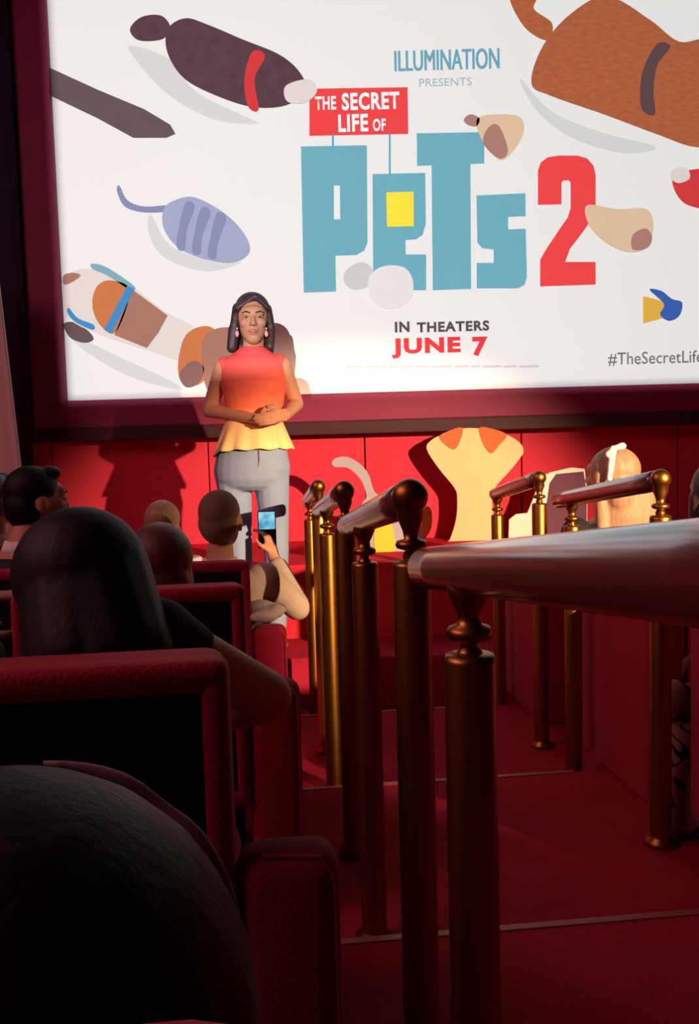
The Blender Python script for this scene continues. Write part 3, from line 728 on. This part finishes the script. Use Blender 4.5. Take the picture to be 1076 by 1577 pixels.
# 9 blond girl on the right
H = W(938, 734, 3.68)
tg = person('girl with long blond hair and white bow turned toward the stage', H, Vector((-.75, .7, .02)).normalized(), A(1.46, 3.62, fz(3.6) + 0.48), fl(3.6), SKIN2, H_BLOND, long_hair, BLACKC, DENIM, s=1.0, voxel=0.008, faceparts=True, torso_az=0.3)
Rg = rot_to(Vector((-.75, .7, .02)).normalized())
def qg(x, y, z): return H + Rg @ Vector((x, y, z))
def B(px, py, d=3.575): return W(px, py, d)
blob('hair_bow', [ell(B(944, 691), (.014, .012, .014)), cap(B(946, 690), B(958, 687), .010, .016), cap(B(946, 690), B(936, 700), .010, .014), cap(B(943, 694), B(938, 738, 3.56), .016, .012)], WHITEC, tg, 0.005, 2, label='white ribbon bow')
# 10 figure cut by the right edge
H = W(1108, 765, 2.70)
person('brown-haired person cut off by the right edge beside the gold ball', H, Vector((-.3, 1, 0)).normalized(), A(1.46, 2.64, fz(2.6) + 0.48), fl(2.6), SKIN2, H_DKBRN, long_hair, BLACKC, DENIM, s=1.0, voxel=0.010)

# ------------------------------------------------------------------ the woman in front of the stage
D = 4.36
wm = thing('person', 'woman in coral sleeveless peplum top and grey jeans standing before the screen, hands clasped', 'person', Vector((W(392, 998, D).x, D, STEPZ)))
def P(px, py, dd=0.0): return W(px, py, D + dd)
H = P(389, 493, 0.0); hs = 1.06
fd = Vector((.12, -1, -.04)).normalized(); Rm = rot_to(fd)
LE, RE = P(322, 632, .03), P(456, 622, .03)
LW, RW = P(396, 645, -.17), P(440, 640, -.15)
LS, RS = P(344, 566, .01), P(434, 562, .01)
ax, ay = Vector((1, 0, 0)), Vector((0, 1, 0))
def sc(px, py, rx, ry, dd=0): return (P(px, py, dd), rx * .003182, ry)
torso = [sc(389, 536, 16, .05), sc(389, 545, 28, .06), sc(389, 554, 42, .075), sc(390, 570, 46, .09), sc(391, 592, 46, .108, -.01), sc(391, 615, 43, .10), sc(391, 640, 40, .092), sc(390, 662, 43, .10), sc(388, 690, 50, .115), sc(388, 722, 56, .125), sc(388, 737, 54, .12), sc(388, 748, 46, .10), sc(388, 755, 34, .07)]
legs = []
for hip, kn, an, to in (((359, 728), (369, 842), (374, 962), (368, 990)), ((417, 728), (425, 842), (428, 962), (434, 990))):
    legs += [cap(P(*hip), P(*kn), 0.084, 0.054), cap(P(*kn), P(*an, .02), 0.056, 0.036)]
body = head_prims(H, Rm, hs) + [cap(H + Vector((0, .02, -.08)), P(389, 550, .01), 0.050, 0.055), loft(torso, ax, ay),
        cap(LS, LE, 0.046, 0.036), cap(LE, LW, 0.036, 0.024), cap(RS, RE, 0.046, 0.036), cap(RE, RW, 0.036, 0.024)] + legs
body += hand_prims(LW, P(424, 640, -.19) - LW, Vector((.1, 1, -.1)), 0.98, 0.55, 1)
body += hand_prims(RW, P(412, 645, -.21) - RW, Vector((0, 1, .1)), 0.98, 0.55, -1)
for an, to in (((374, 962), (368, 994)), ((428, 962), (434, 994))): body += [cap(P(*an, .02), P(*to, -.12), 0.036, 0.026)]
blob('body', body, SKIN, wm, 0.0042, 3)
face_parts(wm, H, Rm, hs, mat('lip_rose', (190, 96, 92), 0.4), H_DKBRN)
# top: coral fading to cream towards the hem
def height_ramp(name, stops, z0, z1):
    m = bpy.data.materials.new(name); m.use_nodes = True; nt = m.node_tree; b = nt.nodes['Principled BSDF']; b.inputs['Roughness'].default_value = .75
    tc = nt.nodes.new('ShaderNodeTexCoord'); sx = nt.nodes.new('ShaderNodeSeparateXYZ'); mr = nt.nodes.new('ShaderNodeMapRange'); rp = nt.nodes.new('ShaderNodeValToRGB')
    mr.inputs[1].default_value = z0; mr.inputs[2].default_value = z1
    nt.links.new(tc.outputs['Object'], sx.inputs[0]); nt.links.new(sx.outputs['Z'], mr.inputs[0]); nt.links.new(mr.outputs[0], rp.inputs[0]); nt.links.new(rp.outputs[0], b.inputs['Base Color'])
    while len(rp.color_ramp.elements) < len(stops): rp.color_ramp.elements.new(.5)
    for e, (p, c) in zip(rp.color_ramp.elements, stops): e.position = p; e.color = srgb(c)
    return m
TOPM = height_ramp('coral_top', [(0.0, (250, 226, 150)), (0.28, (250, 196, 130)), (0.45, (248, 122, 84)), (1.0, (240, 78, 80))], P(389, 695).z - STEPZ, P(389, 545).z - STEPZ)
def g(ss, k): return [(c, rx + k, ry + k) for c, rx, ry in ss]
tt = g(torso[1:8], .011)
blob('top', [loft([sc(389, 535, 19, .066)] + tt, ax, ay), cap(LS + Vector((.012, 0, .005)), LS + Vector((.03, 0, -.06)), .05, .045), cap(RS + Vector((-.012, 0, .005)), RS + Vector((-.03, 0, -.06)), .05, .045), ell(P(371, 595, -.065), (.058, .05, .062)), ell(P(411, 594, -.065), (.058, .05, .062))], TOPM, wm, 0.007, 5)
bm = bmesh.new(); n = 96; rings = []
for k in range(10):
    v = k / 9
    cpt = P(390 - 1 * v, 648 + 44 * v)
    rx = (44 + 17 * v) * .003182; ry = .105 + .05 * v
    ring = []
    for i in range(n):
        a = 2 * math.pi * i / n
        rf = 1 + 0.045 * v * math.sin(a * 13) + .02 * v * math.sin(a * 5 + 1)
        p = cpt + Vector((rx * rf * math.cos(a), ry * rf * math.sin(a), 0))
        back = max(0, -math.cos(a) * .8 + .15 * math.sin(a)) ** 3
        p.z -= v * .055 * back + v * v * .004 * math.sin(a * 11 + .5)
        ring.append(p)
    rings.append(ring)
inner = [[p + (c0 - p) * .04 for p in r] for r, c0 in [(r, sum(r, Vector()) / n) for r in reversed(rings)]]
ringed(bm, rings + inner, cap=False)
put('peplum', b2m(bm), TOPM, wm, world=True, smooth=True)
JEANS = mat('grey_jeans', (142, 160, 188), 0.85, var=0.12, scale=12, bump=0.25, bscale=150, spec=0.2)
blob('jeans', [loft(g(torso[7:], .010), ax, ay)] + [(l[0], l[1], l[2], l[3] + .008, l[4] + .008) for l in legs], JEANS, wm, 0.0065, 8)
put('fly_seam', tube_me([P(398, 690, -.124), P(399, 708, -.130), P(397, 720, -.128)], 0.003, 8), mat('jeans_seam', (128, 110, 104), 0.8), wm, world=True)
def qh(x, y, z): return H + Rm @ Vector((x * hs, y * hs, z * hs))
def eh(c, r): return ell(qh(*c), tuple(v * hs for v in r), Rm)
blob('hair', [eh((0, 0.028, 0.045), (0.083, 0.090, 0.085)), eh((0, 0.06, -0.03), (0.086, 0.055, 0.10)), eh((0, 0.075, -0.12), (0.098, 0.035, 0.10)),
              cap(qh(-.070, -.02, .055), qh(-.085, .0, -.04), .022, .024), cap(qh(-.085, .0, -.04), P(357, 536, -.01), .030, .026), cap(qh(.070, -.02, .05), qh(.082, .0, -.04), .020, .022), cap(qh(.082, .0, -.04), P(416, 534, -.01), .026, .022),
              cap(qh(.018, -.058, .100), qh(-.066, -.040, .05), .016, .018), cap(qh(.018, -.058, .100), qh(.068, -.040, .05), .015, .016)], H_DKBRN, wm, 0.006, 8)
for px in (365, 410): put('earring', blob_me([ell(P(px, 514, -.06), (.009, .006, .016)), ell(P(px, 506, -.06), (.005, .004, .006))], 0.002, 1), mat('pink_earring', (220, 150, 160), 0.3), wm, world=True)
for px, to in ((374, 368), (428, 434)):
    blob('shoe', [cap(P(px, 985, .02), P(to, 993, -.14), .036, .03), cap(P(px, 985, .03), P(px, 996, .035), .02, .012)], mat('shoe_tan', (150, 110, 90), .5), wm, 0.007)

# ------------------------------------------------------------------ soft goods
jk = thing('folded_jacket', 'pale folded cloth resting on the armrest beside the shaved-head man', 'jacket', A(0.02, 3.05, fz(3.0) + 0.57))
c = A(0.015, 3.05, fz(3.0) + 0.57)
blob('cloth', [ell(c + Vector((0, 0, .018)), (.065, .10, .02)), ell(c + Vector((-.03, .02, .03)), (.045, .07, .018)), ell(c + Vector((.03, -.04, .02)), (.03, .06, .022)), ell(c + Vector((-.01, -.09, .012)), (.055, .02, .02))], mat('pale_jacket', (196, 172, 160), .85, var=.08), jk, 0.006, 3)

bg = thing('patterned_bag', 'beige cloth bag with black scroll print on the floor at the right edge', 'bag', A(1.195, 2.275, fz(2.275)))
c = A(1.195, 2.275, fz(2.275))
BAGM = bpy.data.materials.new('scroll_print'); BAGM.use_nodes = True
nt = BAGM.node_tree; b = nt.nodes['Principled BSDF']; b.inputs['Roughness'].default_value = .85
tc = nt.nodes.new('ShaderNodeTexCoord'); nz = nt.nodes.new('ShaderNodeTexNoise'); nz.inputs['Scale'].default_value = 7; nz.inputs['Detail'].default_value = 0.5; nz.inputs['Distortion'].default_value = 2.2
rp = nt.nodes.new('ShaderNodeValToRGB'); rp.color_ramp.interpolation = 'LINEAR'
els = rp.color_ramp.elements; els[0].position = .44; els[0].color = srgb((160, 118, 106)); els[1].position = .46; els[1].color = srgb((22, 14, 16))
e = els.new(.53); e.color = srgb((22, 14, 16)); e = els.new(.55); e.color = srgb((160, 118, 106))
nt.links.new(tc.outputs['Object'], nz.inputs['Vector']); nt.links.new(nz.outputs['Fac'], rp.inputs[0]); nt.links.new(rp.outputs[0], b.inputs['Base Color'])
secs = [(0.0, .15, .09), (.03, .165, .11), (.15, .165, .115), (.28, .15, .09), (.36, .145, .055), (.40, .14, .03)]
blob('bag_body', [loft([(c + Vector((0.01 * i, 0, z)), rx, ry) for i, (z, rx, ry) in enumerate(secs)], EX, EY), ell(c + Vector((-.10, -.03, .36)), (.05, .04, .06)), ell(c + Vector((.06, -.05, .30)), (.07, .05, .07))], BAGM, bg, 0.009, 4)
put('strap', tube_me([c + Vector((-.07, 0, .38)), c + Vector((-.06, -.01, .46)), c + Vector((0, -.01, .50)), c + Vector((.07, -.01, .46)), c + Vector((.09, 0, .38))], .012, 10), mat('strap_brown', (96, 52, 44), .7), bg, world=True, smooth=True)
